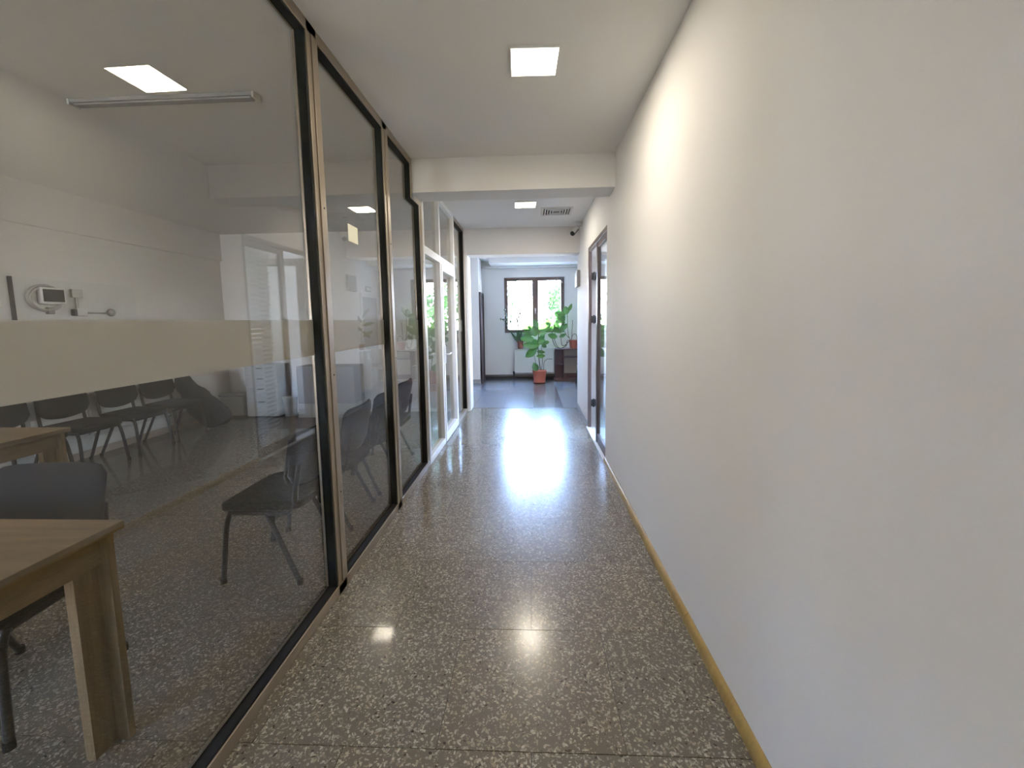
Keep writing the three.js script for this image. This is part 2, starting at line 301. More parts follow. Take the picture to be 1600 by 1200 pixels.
// brown door with a fixed side light in the right wall; the leaf stands open into the side room
{
  const x0 = XR2 - 0.012, x1 = XR2 + 0.03, zn = -4.2, zf = -5.62, top = 2.36, f = 0.055;
  const d = struct('door_1', 'brown framed door with side light, leaf open into the bright side room');
  obj('frame', [bx(x0, x1, 0, top, zf, zf + f, 0.006), bx(x0, x1, 0, top, zn - f, zn, 0.006), bx(x0, x1, top - f, top, zf + f, zn - f, 0.006)], M.brownPvc, d);
  obj('mullion', bx(x0 + 0.004, x1, 0, top - f, -4.86, -4.94, 0.006), M.brownPvc, d);
  obj('side_light_rail', [bx(x0 + 0.01, x1, 0, 0.12, -4.86, zn - f, 0.004), bx(x0 + 0.01, x1, top - f - 0.06, top - f, -4.86, zn - f, 0.004)], M.brownPvc, d);
  obj('pane', bx(x0 + 0.025, x0 + 0.031, 0.12, top - f - 0.06, -4.86, zn - f), M.clear, d);
  obj('door_sill', bx(x0 - 0.02, x1 + 0.05, 0, 0.018, zf, zn, 0.004), M.whitePaint, d);
  const lf = new THREE.Group(); lf.name = 'door_leaf'; lf.position.set(x1 + 0.06, 0.02, zf + f - 0.02); lf.rotation.y = -0.08; d.add(lf);
  const fr = 0.09, L = 0.6, lt = top - f - 0.03;
  obj('leaf_frame', [bx(0.01, L, 0, 0.2, 0, 0.05), bx(0.01, L, lt - fr, lt, 0, 0.05), bx(0.01, 0.01 + fr, 0.2, lt - fr, 0, 0.05), bx(L - fr, L, 0.2, lt - fr, 0, 0.05)], M.brownPvc, lf);
  obj('leaf_pane', bx(0.1, L - fr, 0.2, lt - fr, 0.022, 0.028), M.clear, lf);
  for (const y of [0.3, 1.4, 1.95]) obj('hinge', [bx(x1 - 0.004, x1 + 0.072, y, y + 0.09, zf + f - 0.004, zf + f + 0.008, 0.003), cyl(x1 + 0.03, y - 0.01, zf + f + 0.006, 0.011, 0.011, 0.11, 12)], M.plasticBlack, d);
  const bl = tag(Object.assign(new THREE.Group(), { name: numbered('venetian_blind') }), 'white horizontal slat blind behind the side light of the brown door', 'blind'); scene.add(bl);
  obj('head_rail', bx(0.86, 0.9, 2.2, 2.24, -4.3, -4.84, 0.004), M.whitePaint, bl);
  const slat = uvm(new THREE.BoxGeometry(0.05, 0.002, 0.52));
  for (let k = 0; k < 40; k++) { const s = new THREE.Mesh(slat, M.blind); s.name = 'slat'; s.position.set(0.88, 2.17 - k * 0.05, -4.57); s.rotation.z = -0.75; s.castShadow = s.receiveShadow = true; bl.add(s); }
  obj('lift_cord', [cyl(0.852, 0.2, -4.42, 0.002, 0.002, 2.0, 6), cyl(0.852, 0.2, -4.72, 0.002, 0.002, 2.0, 6)], M.whitePlastic, bl);
}

// dark door on the lobby pier, with its plate
{
  const d = struct('door_2', 'dark brown door at the lobby corner');
  obj('frame', [bx(-1.19, -1.15, 0, 2.1, -9.72, -9.79, 0.004), bx(-1.19, -1.15, 2.03, 2.1, -9.79, -10.38, 0.004), bx(-1.19, -1.15, 0, 2.03, -10.32, -10.38, 0.004)], M.doorDark, d);
  obj('door_leaf', bx(-1.19, -1.165, 0.01, 2.03, -9.79, -10.32, 0.003), M.doorDark, d);
  tag(obj('door_plate', bx(-1.19, -1.175, 2.15, 2.27, -9.85, -10.1, 0.003), M.whitePlastic), 'small white plate above the dark lobby door', 'sign');
  const e = struct('door_3', 'brown door on the right lobby wall');
  obj('frame', [bx(XLR - 0.03, XLR, 0, 2.1, -9.25, -9.33), bx(XLR - 0.03, XLR, 0, 2.1, -10.22, -10.3), bx(XLR - 0.03, XLR, 2.02, 2.1, -9.33, -10.22)], M.whitePvc, e);
  obj('door_leaf', bx(XLR - 0.02, XLR, 0.01, 2.02, -9.33, -10.22), M.greyPanel, e);
  const pl = thing('door_plate', 'grey framed plate above the right lobby door seen in the glass', 'sign', [XLR, 2.15, -9.75]);
  obj('frame', bx(-0.02, 0, 0, 0.12, -0.16, 0.16, 0.003), M.greyPanel, pl); obj('insert', bx(-0.023, -0.02, 0.025, 0.095, -0.13, 0.13), M.whitePlastic, pl);
}

// ---------------------------------------------------------------- glass partition
const PZ = [0.3, -2.07, -3.08, -4.03], PW = 0.1, FD = 0.07, GX = XP - 0.038;
{
  const p = thing('glass_partition', 'tall tinted glass partition in a bronze brown frame along corridor', 'partition', [0, 0, 0]);
  const bar = (name, g) => obj(name, g, M.taupe, p), x0 = XP - FD, x1 = XP;
  // posts
  const tops = [H, H, H, 2.58];
  PZ.forEach((z, i) => {
    const post = bar('post', [bx(x0, x1, 0, tops[i], z, z - PW, 0.004), bx(x1 - 0.002, x1 + 0.006, 0.06, tops[i] - 0.05, z - 0.04, z - PW + 0.004, 0.003)]);
    if (i) for (const y of [2.02, 1.18, 0.55]) obj('screw', new THREE.CylinderGeometry(0.005, 0.005, 0.004, 10).rotateZ(Math.PI / 2).translate(x1 + 0.006, y, z - 0.07), M.blackMetal, post);
  });
  bar('post', bx(x0, x1, 0, H, ZB, ZB - PW, 0.004));
  bar('bottom_rail', bx(x0, x1, 0, 0.055, ZB, -4.03, 0.004));
  bar('top_rail', bx(x0, x1, H - 0.055, H, ZB, -3.82, 0.004));
  bar('top_rail', [bx(x0, x1, 2.525, 2.58, -3.775, -4.03, 0.004), bx(x0, x1, 2.53, H - 0.05, -3.77, -3.825, 0.004)]);
  // panes: black strips for rubber gasket plus reveal shade, glass and a frosted band
  const panes = [[ZB - PW, 0.3], [0.3 - PW, -2.07], [-2.07 - PW, -3.08], [-3.08 - PW, -4.03]];
  panes.forEach(([za, zb], i) => {
    const last = i === 3, y0 = 0.055, y1 = H - 0.055;
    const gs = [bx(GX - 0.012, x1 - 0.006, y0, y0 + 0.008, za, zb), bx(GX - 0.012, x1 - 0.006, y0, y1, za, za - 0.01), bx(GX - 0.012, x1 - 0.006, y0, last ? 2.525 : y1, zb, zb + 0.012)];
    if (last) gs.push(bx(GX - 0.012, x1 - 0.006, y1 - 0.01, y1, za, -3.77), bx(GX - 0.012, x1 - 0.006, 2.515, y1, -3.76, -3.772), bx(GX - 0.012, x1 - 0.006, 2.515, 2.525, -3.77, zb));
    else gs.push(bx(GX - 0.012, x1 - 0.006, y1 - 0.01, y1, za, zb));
    let pane;
    if (last) {
      const s = new THREE.Shape([[-za, y0], [-zb, y0], [-zb, 2.525], [3.77, 2.525], [3.77, y1], [-za, y1]].map(([a, b]) => new THREE.Vector2(a, b)));
      pane = obj('glass_pane', new THREE.ExtrudeGeometry(s, { depth: 0.006, bevelEnabled: false }).rotateY(Math.PI / 2).translate(GX - 0.006, 0, 0), M.tinted, p);
    } else pane = obj('glass_pane', bx(GX - 0.006, GX, y0, y1, za, zb), M.tinted, p);
    obj('gasket_and_shade', gs, M.rubber, pane);
    obj('frosted_band', bx(GX - 0.0085, GX - 0.0075, 1.29, 1.465, za - 0.01, zb + 0.012), M.film, pane).userData.label = 'pale frosted film band across the glass';
  });
  // narrow tinted panel beyond the white door
  const q = thing('glass_partition', 'narrow tinted glass panel in brown frame between white door and cream column', 'partition', [0, 0, 0]);
  obj('frame', [bx(x0, x1, 0, H, -5.8, -5.85, 0.004), bx(x0, x1, 0, H, -6.62, -6.67, 0.004), bx(x0, x1, 0, 0.055, -5.85, -6.62, 0.004), bx(x0, x1, H - 0.055, H, -5.85, -6.62, 0.004)], M.taupe, q);
  obj('gasket_and_shade', [bx(GX - 0.012, x1 - 0.006, 0.055, H - 0.055, -6.608, -6.62), bx(GX - 0.012, x1 - 0.006, H - 0.065, H - 0.055, -5.85, -6.61)], M.rubber, q);  // black covers both the rubber and the shade inside the reveal
  const pn2 = obj('glass_pane', bx(GX - 0.006, GX, 0.055, H - 0.055, -5.85, -6.62), M.tinted, q);
  obj('frosted_band', bx(GX - 0.0085, GX - 0.0075, 1.29, 1.465, -5.86, -6.6), M.film, pn2);

  // white framed glass door with side light and transoms
  const w = thing('white_glass_door', 'white framed glass door with side light and transom in the partition', 'door', [0, 0, 0]);
  const y1 = H, zs = [-4.13, -4.86, -5.8], fx0 = XP - 0.07, fx1 = XP + 0.004, fw = 0.048;
  obj('frame', [bx(fx0, fx1, 0, y1, zs[0], zs[0] - fw, 0.005), bx(fx0, fx1, 0, y1, zs[1], zs[1] - fw, 0.005), bx(fx0, fx1, 0, y1, zs[2] + fw, zs[2], 0.005),
    bx(fx0, fx1, 2.11, 2.19, zs[0] - fw, zs[1], 0.005), bx(fx0, fx1, 2.11, 2.19, zs[1] - fw, zs[2] + fw, 0.005), bx(fx0, fx1, y1 - 0.06, y1, zs[0] - fw, zs[1], 0.005), bx(fx0, fx1, y1 - 0.06, y1, zs[1] - fw, zs[2] + fw, 0.005), bx(fx0, fx1, 0, 0.07, zs[0] - fw, zs[1], 0.005)], M.whitePvc, w);
  for (const [a, b] of [[zs[0] - fw, zs[1]], [zs[1] - fw, zs[2] + fw]]) obj('transom_pane', bx(GX - 0.006, GX, 2.19, y1 - 0.06, a, b), M.tinted, w);
  obj('side_pane', bx(GX - 0.006, GX, 0.07, 2.11, zs[0] - fw, zs[1]), M.tinted, w);
  const za = zs[1] - fw - 0.004, zb = zs[2] + fw + 0.004, lw = 0.058, lf = obj('door_leaf', [bx(fx0 + 0.004, fx1 + 0.008, 0.008, 2.105, za, za - lw, 0.006), bx(fx0 + 0.004, fx1 + 0.008, 0.008, 2.105, zb + lw, zb, 0.006), bx(fx0 + 0.004, fx1 + 0.008, 0.008, 0.11, za - lw, zb + lw, 0.006), bx(fx0 + 0.004, fx1 + 0.008, 2.03, 2.105, za - lw, zb + lw, 0.006)], M.whitePvc, w);
  obj('leaf_pane', bx(GX - 0.006, GX, 0.11, 2.03, za - lw, zb + lw), M.tinted, lf);
  obj('lever_handle', [bx(fx1 + 0.008, fx1 + 0.018, 0.95, 1.17, za - 0.02, za - 0.05, 0.004), tube([[fx1 + 0.015, 1.06, za - 0.035], [fx1 + 0.055, 1.06, za - 0.036], [fx1 + 0.06, 1.062, za - 0.06], [fx1 + 0.06, 1.066, za - 0.15]], 0.009, 20, 8)], M.whitePlastic, lf);
  // paper stuck on the glass
  const t = thing('paper_notice', 'small blank yellowish paper stuck high on the glass partition', 'paper', [GX + 0.0005, 1.93, -2.51]);
  obj('sheet', bx(0, 0.0008, 0, 0.1, 0, -0.14), M.paper, t);
}

// ---------------------------------------------------------------- lamps
function lamp(x, z, label) {
  const s = 0.262, l = thing('ceiling_lamp', label, 'lamp', [x, H, z], 0.03, 'square ceiling panels');
  obj('housing', [bx(-s / 2, s / 2, -0.014, 0, -s / 2, -s / 2 + 0.006), bx(-s / 2, s / 2, -0.014, 0, s / 2 - 0.006, s / 2), bx(-s / 2, -s / 2 + 0.006, -0.014, 0, -s / 2 + 0.006, s / 2 - 0.006), bx(s / 2 - 0.006, s / 2, -0.014, 0, -s / 2 + 0.006, s / 2 - 0.006)], M.whitePlastic, l);
  obj('diffuser', bx(-s / 2 + 0.006, s / 2 - 0.006, -0.012, 0, -s / 2 + 0.006, s / 2 - 0.006), M.diffuser, l);
  const a = new THREE.RectAreaLight(LAMP_COLOR, LAMP_LIGHT, s - 0.012, s - 0.012); a.position.set(0, -0.016, 0); a.rotation.x = -Math.PI / 2; l.add(a);
}
lamp(0.03, -2.48, 'lit square ceiling panel before the first beam');
lamp(-0.058, -5.37, 'lit square ceiling panel between the two beams beside the air vent');

// air vent in the corridor ceiling
{
  const v = thing('air_vent', 'square slatted white air diffuser in the ceiling beside a lamp', 'vent', [0.345, H, -5.75]);
  const fr = (r, w, y0, y1) => [bx(-r, r, y0, y1, -r, -r + w), bx(-r, r, y0, y1, r - w, r), bx(-r, -r + w, y0, y1, -r + w, r - w), bx(r - w, r, y0, y1, -r + w, r - w)];
  obj('plate', fr(0.2, 0.03, -0.012, 0), M.whitePaint, v); obj('duct', [bx(-0.172, 0.172, 0.33, 0.35, -0.172, 0.172), bx(-0.172, -0.168, 0, 0.33, -0.168, 0.168), bx(0.168, 0.172, 0, 0.33, -0.168, 0.168), bx(-0.172, 0.172, 0, 0.33, -0.172, -0.168), bx(-0.172, 0.172, 0, 0.33, 0.168, 0.172)], M.ductSteel, v);
  for (const r of [0.155, 0.122, 0.089, 0.056]) obj('slat', fr(r, 0.014, -0.016, -0.006), M.whitePaint, v);
}
// security camera on the right wall
{
  const c = thing('security_camera', 'white bullet security camera on right wall under ceiling', 'camera', [XR2, 2.69, -6.4]);
  obj('mount', bx(-0.1, 0, 0.12, 0.15, -0.05, 0.05, 0.006), M.whitePaint, c);
  obj('arm', tube([[-0.06, 0.13, 0], [-0.08, 0.08, 0], [-0.1, 0.05, 0.02]], 0.014, 10, 8), M.whitePaint, c);
  const b = obj('body', new THREE.CylinderGeometry(0.034, 0.03, 0.16, 16).rotateX(Math.PI / 2).rotateX(0.6).rotateY(-0.6).translate(-0.11, 0.035, 0.03), M.plasticBlack, c);
  obj('sun_shield', new THREE.CylinderGeometry(0.04, 0.038, 0.18, 16, 1, true, Math.PI * 0.5, Math.PI).rotateX(Math.PI / 2).rotateX(0.6).rotateY(-0.6).translate(-0.11, 0.042, 0.03), M.whitePaint, b);
}
tag(obj('wall_box', bx(XR2 - 0.05, XR2, 1.95, 2.2, -6.62, -6.92, 0.008), M.greyPanel), 'flat grey box on right wall end near the lobby', 'box');

// ---------------------------------------------------------------- chairs (seat faces +x, origin on the floor under the seat)
function makeChair(label, group) {
  const c = thing('office_chair', label, 'chair', [0, 0, 0], 0, group);
  const seatShape = new THREE.Shape(), a = 0.21, b = 0.235, r = 0.09;
  seatShape.moveTo(-a + 0.05, -b + 0.02); seatShape.lineTo(a - r, -b); seatShape.quadraticCurveTo(a + 0.01, -b, a + 0.015, -b + r); seatShape.quadraticCurveTo(a + 0.03, 0, a + 0.015, b - r); seatShape.quadraticCurveTo(a + 0.01, b, a - r, b);
  seatShape.lineTo(-a + 0.05, b - 0.02); seatShape.quadraticCurveTo(-a - 0.01, b - 0.03, -a - 0.01, b - 0.09); seatShape.lineTo(-a - 0.01, -b + 0.09); seatShape.quadraticCurveTo(-a - 0.01, -b + 0.03, -a + 0.05, -b + 0.02);
  const sg = new THREE.ExtrudeGeometry(seatShape, { depth: 0.022, bevelEnabled: true, bevelThickness: 0.014, bevelSize: 0.012, bevelSegments: 3, curveSegments: 8 }).rotateX(-Math.PI / 2);
  { const p = sg.attributes.position; for (let i = 0; i < p.count; i++) { const x = p.getX(i), z = p.getZ(i), d = Math.max(0, x - 0.08); p.setY(i, p.getY(i) + 0.435 - d * d * 1.1 + 0.012 * (x + 0.1) + 0.12 * z * z - (x < -0.1 ? 0.15 * (x + 0.1) ** 2 : 0)); } sg.computeVertexNormals(); }
  obj('seat', sg, M.fabric, c);
  obj('seat_pan', bx(-0.17, 0.17, 0.412, 0.424, -0.19, 0.19, 0.006), M.plasticBlack, c);
  // backrest: straight top, belly-shaped lower edge, bowed
  const bs = new THREE.Shape(); bs.moveTo(-0.2, 0.31); bs.lineTo(0.2, 0.31); bs.quadraticCurveTo(0.232, 0.308, 0.236, 0.27); bs.lineTo(0.24, 0.12); bs.quadraticCurveTo(0.238, 0.07, 0.19, 0.05); bs.quadraticCurveTo(0, -0.02, -0.19, 0.05); bs.quadraticCurveTo(-0.238, 0.07, -0.24, 0.12); bs.lineTo(-0.236, 0.27); bs.quadraticCurveTo(-0.232, 0.308, -0.2, 0.31);
  let bg = new THREE.ExtrudeGeometry(bs, { depth: 0.024, bevelEnabled: true, bevelThickness: 0.012, bevelSize: 0.008, bevelSegments: 3, curveSegments: 10 });
  bg = bg.rotateY(-Math.PI / 2).translate(0.012, 0, 0);
  const bend = (g) => { const p = g.attributes.position; for (let i = 0; i < p.count; i++) { const y = p.getY(i), z = p.getZ(i); p.setXYZ(i, p.getX(i) - 0.2 - y * 0.2 + z * z * 0.7, y + 0.545, z); } g.computeVertexNormals(); return g; };
  // finer grid across the width so the bow is smooth
  const fine = []; { const n = 14, m = 7; const edge = (t) => { const z = -0.24 + 0.48 * t, e = Math.abs(z) / 0.24; return [z, 0.022 - 0.052 * (1 - e * e) + 0.05 * Math.pow(e, 10), 0.312 - 0.035 * Math.pow(e, 14)]; };
    const grid = []; for (const s of [0.018, -0.018]) for (let i = 0; i <= n; i++) for (let j = 0; j <= m; j++) { const [z, lo, hi] = edge(i / n), v = j / m, rim = Math.min(1, Math.min(v, 1 - v, i / n, 1 - i / n) * 7), t = s * Math.sqrt(0.12 + 0.88 * rim); grid.push([t, lo + (hi - lo) * v, z]); }
    const idx = [], S = (n + 1) * (m + 1), q = (i, j, k) => k * S + i * (m + 1) + j;
    for (let i = 0; i < n; i++) for (let j = 0; j < m; j++) { idx.push(q(i, j, 0), q(i, j + 1, 0), q(i + 1, j, 0), q(i + 1, j, 0), q(i, j + 1, 0), q(i + 1, j + 1, 0), q(i, j, 1), q(i + 1, j, 1), q(i, j + 1, 1), q(i + 1, j, 1), q(i + 1, j + 1, 1), q(i, j + 1, 1)); }
    const rim = (a0, a1) => idx.push(q(...a0, 0), q(...a1, 0), q(...a0, 1), q(...a0, 1), q(...a1, 0), q(...a1, 1));
    for (let i = 0; i < n; i++) { rim([i, 0], [i + 1, 0]); rim([i + 1, m], [i, m]); } for (let j = 0; j < m; j++) { rim([0, j + 1], [0, j]); rim([n, j], [n, j + 1]); }
    const g = new THREE.BufferGeometry(); g.setAttribute('position', new THREE.Float32BufferAttribute(grid.flat(), 3)); g.setIndex(idx); fine.push(bend(g)); }
  const back = obj('backrest', fine, M.fabric, c);
  obj('back_shell', (() => { const g = fine[0].clone(); const p = g.attributes.position; for (let i = 0; i < p.count; i++) p.setXYZ(i, p.getX(i) - 0.012, 0.7 + (p.getY(i) - 0.7) * 0.95, p.getZ(i) * 0.96); g.computeVertexNormals(); return g; })(), M.plasticBlack, back);
  const oval = (pts, n = 16) => tube(pts, 0.0145, n, 8);
  for (const s of [-1, 1]) {
    const z = 0.205 * s, zo = 0.23 * s;
    const f = obj('leg', oval([[0.17, 0.405, z], [0.19, 0.35, z * 1.02], [0.225, 0.01, zo]]), M.blackMetal, c); obj('rubber_foot', cyl(0.226, 0, zo, 0.016, 0.017, 0.03, 12), M.rubber, f);
    const g = obj('leg', oval([[-0.03, 0.405, z], [-0.06, 0.35, z * 1.02], [-0.215, 0.01, zo]]), M.blackMetal, c); obj('rubber_foot', cyl(-0.216, 0, zo, 0.016, 0.017, 0.03, 12), M.rubber, g);
    obj('upright', oval([[0.16, 0.4, z], [0.0, 0.402, z], [-0.15, 0.405, z], [-0.195, 0.45, z], [-0.215, 0.56, z], [-0.235, 0.68, z * 0.96]], 24), M.blackMetal, c);
  }
  for (const x of [-0.05, 0.15]) obj('stretcher', oval([[x, 0.39, -0.2], [x, 0.39, 0.2]], 4), M.blackMetal, c);
  return c;
}
const GW = 'chairs along the far wall of the glazed room', GP = 'chairs lined up behind the glass';
const chair0 = makeChair('black chair on far wall beside the coat, last of its row', GW);
chair0.position.set(-4.62, 0, -5.17);
dup(chair0, [-4.62, 0, -4.64], 0.02, 'black chair on far wall, second from the dark coat', GW);
dup(chair0, [-4.62, 0, -4.06], -0.02, 'black chair on far wall, third from the dark coat', GW);
dup(chair0, [-4.62, 0, -3.52], 0.01, 'black chair on far wall cut by the left picture edge', GW);
dup(chair0, [-1.52, 0, -2.4], Math.PI, 'black chair with its back to the glass, nearest of the row behind it', GP);
dup(chair0, [-1.5, 0, -3.0], Math.PI + 0.03, 'second black chair from the front in the row behind the glass', GP);
dup(chair0, [-1.5, 0, -3.61], Math.PI - 0.02, 'third black chair from the front in the row behind the glass', GP);
dup(chair0, [-1.52, 0, -4.21], Math.PI + 0.02, 'farthest black chair of the row behind the glass', GP);
dup(chair0, [-2.06, 0, -1.45], -Math.PI / 2 + 0.06, 'black chair pushed under the nearest wooden table', 'chairs at the tables');
dup(chair0, [-2.96, 0, -1.66], -Math.PI / 2 - 0.05, 'black chair at left picture edge between the two wooden tables', 'chairs at the tables');
dup(chair0, [1.3, 0, -9.5], Math.PI / 2 + 0.3, 'dark chair in front of the lobby desk, seen mirrored in the glass', 'chairs in the lobby');

// ---------------------------------------------------------------- tables
function makeTable(label, group) {   // origin on the floor below the far right corner of the top; the table reaches to -x and +z
  const t = thing('wooden_table', label, 'table', [0, 0, 0], 0, group), L = 1.2, D = 0.62, T = 0.78;
  obj('tabletop', bx(-L, 0, T - 0.028, T, 0, D, 0.002), M.oak, t);
  for (const [x, z, sx, sz] of [[0, 0.035, 1, 1], [0, D - 0.035, 1, -1], [-L, 0.035, -1, 1], [-L, D - 0.035, -1, -1]]) obj('leg', [bx(x - sx * 0.085, x - sx * 0.008, 0, T - 0.028, z, z + sz * 0.024), bx(x - sx * 0.085, x - sx * 0.052, 0, T - 0.028, z + sz * 0.024, z + sz * 0.1)], M.oakUp, t);
  obj('apron', bx(-0.05, -0.032, T - 0.125, T - 0.028, 0.06, D - 0.06), M.oak, t); obj('apron', bx(-L + 0.032, -L + 0.05, T - 0.125, T - 0.028, 0.06, D - 0.06), M.oak, t);
  obj('apron', bx(-L + 0.09, -0.09, T - 0.125, T - 0.028, 0.035, 0.053), M.oak, t); obj('apron', bx(-L + 0.09, -0.09, T - 0.125, T - 0.028, D - 0.053, D - 0.035), M.oak, t);
  return t;
}
const table0 = makeTable('oak coloured table in the lower left corner behind the glass', 'oak coloured tables');
table0.position.set(-1.42, 0, -1.344);
dup(table0, [-3.09, 0, -2.64], 0, 'oak coloured table farther back at left edge before the wall chairs', 'oak coloured tables');

// ---------------------------------------------------------------- far wall of the glazed room
{
  const X = XL + 0.001;
  const f = thing('fluorescent_fixture', 'long unlit fluorescent fixture on the glazed room ceiling', 'lamp', [-2.28, H, -2.7]);
  obj('housing', bx(-0.585, 0.585, -0.022, 0, -0.035, 0.035, 0.004), M.greyPanel, f); obj('lamp_cover', bx(-0.57, 0.57, -0.034, -0.022, -0.026, 0.026, 0.005), M.greyPanel, f);
  obj('end_cap', bx(0.585, 0.6, -0.036, 0, -0.037, 0.037, 0.004), M.whitePlastic, f); obj('end_cap', bx(-0.6, -0.585, -0.036, 0, -0.037, 0.037, 0.004), M.whitePlastic, f);
  const b = thing('equipment_board', 'white wall board with a dark left edge above the chairs', 'board', [X, 1.2, -3.84]);
  obj('board', bx(0, 0.018, 0, 0.73, -0.02, -1.27), M.whitePaint, b); obj('edge_strip', bx(0, 0.03, 0, 0.735, 0, -0.02), M.plasticBlack, b);
  const d = thing('display_unit', 'white framed dark screen with coiled hose on the wall board', 'display', [X + 0.02, 1.68, -4.05]);
  obj('case', bx(0, 0.05, 0, 0.17, 0, -0.23, 0.012), M.whitePlastic, d); obj('screen', bx(0.05, 0.053, 0.025, 0.15, -0.018, -0.212, 0.002), M.screen, d);
  obj('coiled_hose', [new THREE.TorusGeometry(0.135, 0.013, 10, 40).rotateY(Math.PI / 2).scale(1, 0.95, 1.15).translate(0.02, 0.06, -0.06), new THREE.TorusGeometry(0.115, 0.012, 10, 40).rotateY(Math.PI / 2).scale(1, 0.95, 1.15).translate(0.03, 0.05, -0.05)], M.metalGrey, d);
  obj('bracket', bx(0, 0.04, -0.1, -0.03, -0.06, -0.12, 0.006), M.greyPanel, d);
  const s = thing('socket_box', 'white socket box with bracket and rod on the wall board', 'socket', [X + 0.02, 1.56, -4.38]);
  obj('box', bx(0, 0.05, 0, 0.085, 0, -0.1, 0.006), M.whitePlastic, s); obj('plug', bx(0, 0.045, 0.005, 0.075, 0.03, 0.002, 0.004), M.plasticBlack, s);
  obj('bracket', [bx(0, 0.03, 0.2, 0.29, 0.02, -0.09, 0.004), bx(0, 0.02, 0.08, 0.22, -0.02, -0.045, 0.004)], M.metalGrey, s);
  obj('rod', new THREE.CylinderGeometry(0.009, 0.009, 0.26, 10).rotateX(Math.PI / 2).translate(0.025, 0.04, -0.22), M.metalGrey, s); obj('knob', new THREE.SphereGeometry(0.045, 16, 12).scale(0.7, 1, 1).translate(0.03, 0.045, -0.38), M.metalGrey, s);
  // heating pipes
  for (const [y, l] of [[0.3, 'upper white heating pipe along far wall behind the chairs'], [0.24, 'lower white heating pipe along far wall behind the chairs']]) {
    const p = thing('heating_pipe', l, 'pipe', [XL + 0.05, y, 0], 0, 'heating pipes'); obj('pipe', new THREE.CylinderGeometry(0.014, 0.014, 4.4, 12).rotateX(Math.PI / 2).translate(0, 0, -3.9), M.whitePaint, p);
    for (const z of [-2.4, -3.4, -4.4, -5.4]) obj('clip', bx(-0.05, 0.016, -0.018, 0.018, z, z - 0.02, 0.003), M.metalGrey, p);
  }
  for (const [z, l] of [[-3.86, 'white riser pipe behind the wall chairs, nearer one'], [-4.4, 'white riser pipe behind the wall chairs, farther one']]) tag(obj('riser_pipe', cyl(XL + 0.045, 0.08, z, 0.016, 0.016, 0.45, 12), M.whitePaint), l, 'pipe');
  // drawers and cupboard at the end wall
  const c = thing('drawer_cabinet', 'white four drawer cabinet in the far corner of the glazed room', 'cabinet', [-4.42, 0, -6.64]);
  obj('body', bx(0, 0.5, 0.02, 0.82, 0, 0.36, 0.003), M.offWhite, c); obj('plinth', bx(0.02, 0.48, 0, 0.03, 0.01, 0.33), M.plasticBlack, c);
  for (const [y0, y1] of [[0.05, 0.28], [0.29, 0.48], [0.49, 0.64], [0.65, 0.8]]) { const dr = obj('drawer', bx(0.01, 0.49, y0, y1, 0.36, 0.378, 0.003), M.offWhite, c); obj('handle', bx(0.2, 0.3, y1 - 0.035, y1 - 0.025, 0.378, 0.395, 0.003), M.plasticBlack, dr); }
  const w = thing('waste_bin', 'small white bin beside the drawer cabinet', 'bin', [-3.8, 0, -6.4]);
  obj('body', new THREE.LatheGeometry([[0, 0.005], [0.085, 0.005], [0.105, 0.28], [0.112, 0.285], [0.112, 0.3], [0.1, 0.3], [0.095, 0.28], [0.08, 0.015], [0, 0.015]].map(([a, b2]) => new THREE.Vector2(a, b2)), 24), M.offWhite, w);
  const g = thing('grey_cupboard', 'low grey cupboard on white plinth at the end wall', 'cupboard', [-3.6, 0, -6.64]);
  obj('plinth', bx(0, 0.9, 0, 0.21, 0, 0.38, 0.003), M.offWhite, g); obj('body', bx(0, 0.9, 0.21, 0.79, 0, 0.36, 0.003), M.greyPanel, g);
  for (const x of [0.005, 0.455]) { const dd = obj('door', bx(x, x + 0.44, 0.22, 0.785, 0.36, 0.378, 0.003), M.greyPanel, g); obj('handle', bx(x + (x < 0.1 ? 0.4 : 0.02), x + (x < 0.1 ? 0.415 : 0.035), 0.5, 0.6, 0.378, 0.392, 0.003), M.metalGrey, dd); }
  const k = thing('storage_crate', 'low pale crate on floor between coat and drawer cabinet', 'crate', [-4.85, 0, -6.6]);
  obj('body', bx(0, 0.38, 0.03, 0.33, 0, 0.34, 0.03), M.offWhite, k); obj('lid', bx(-0.008, 0.388, 0.33, 0.355, -0.006, 0.346, 0.012), M.greyPanel, k);
}

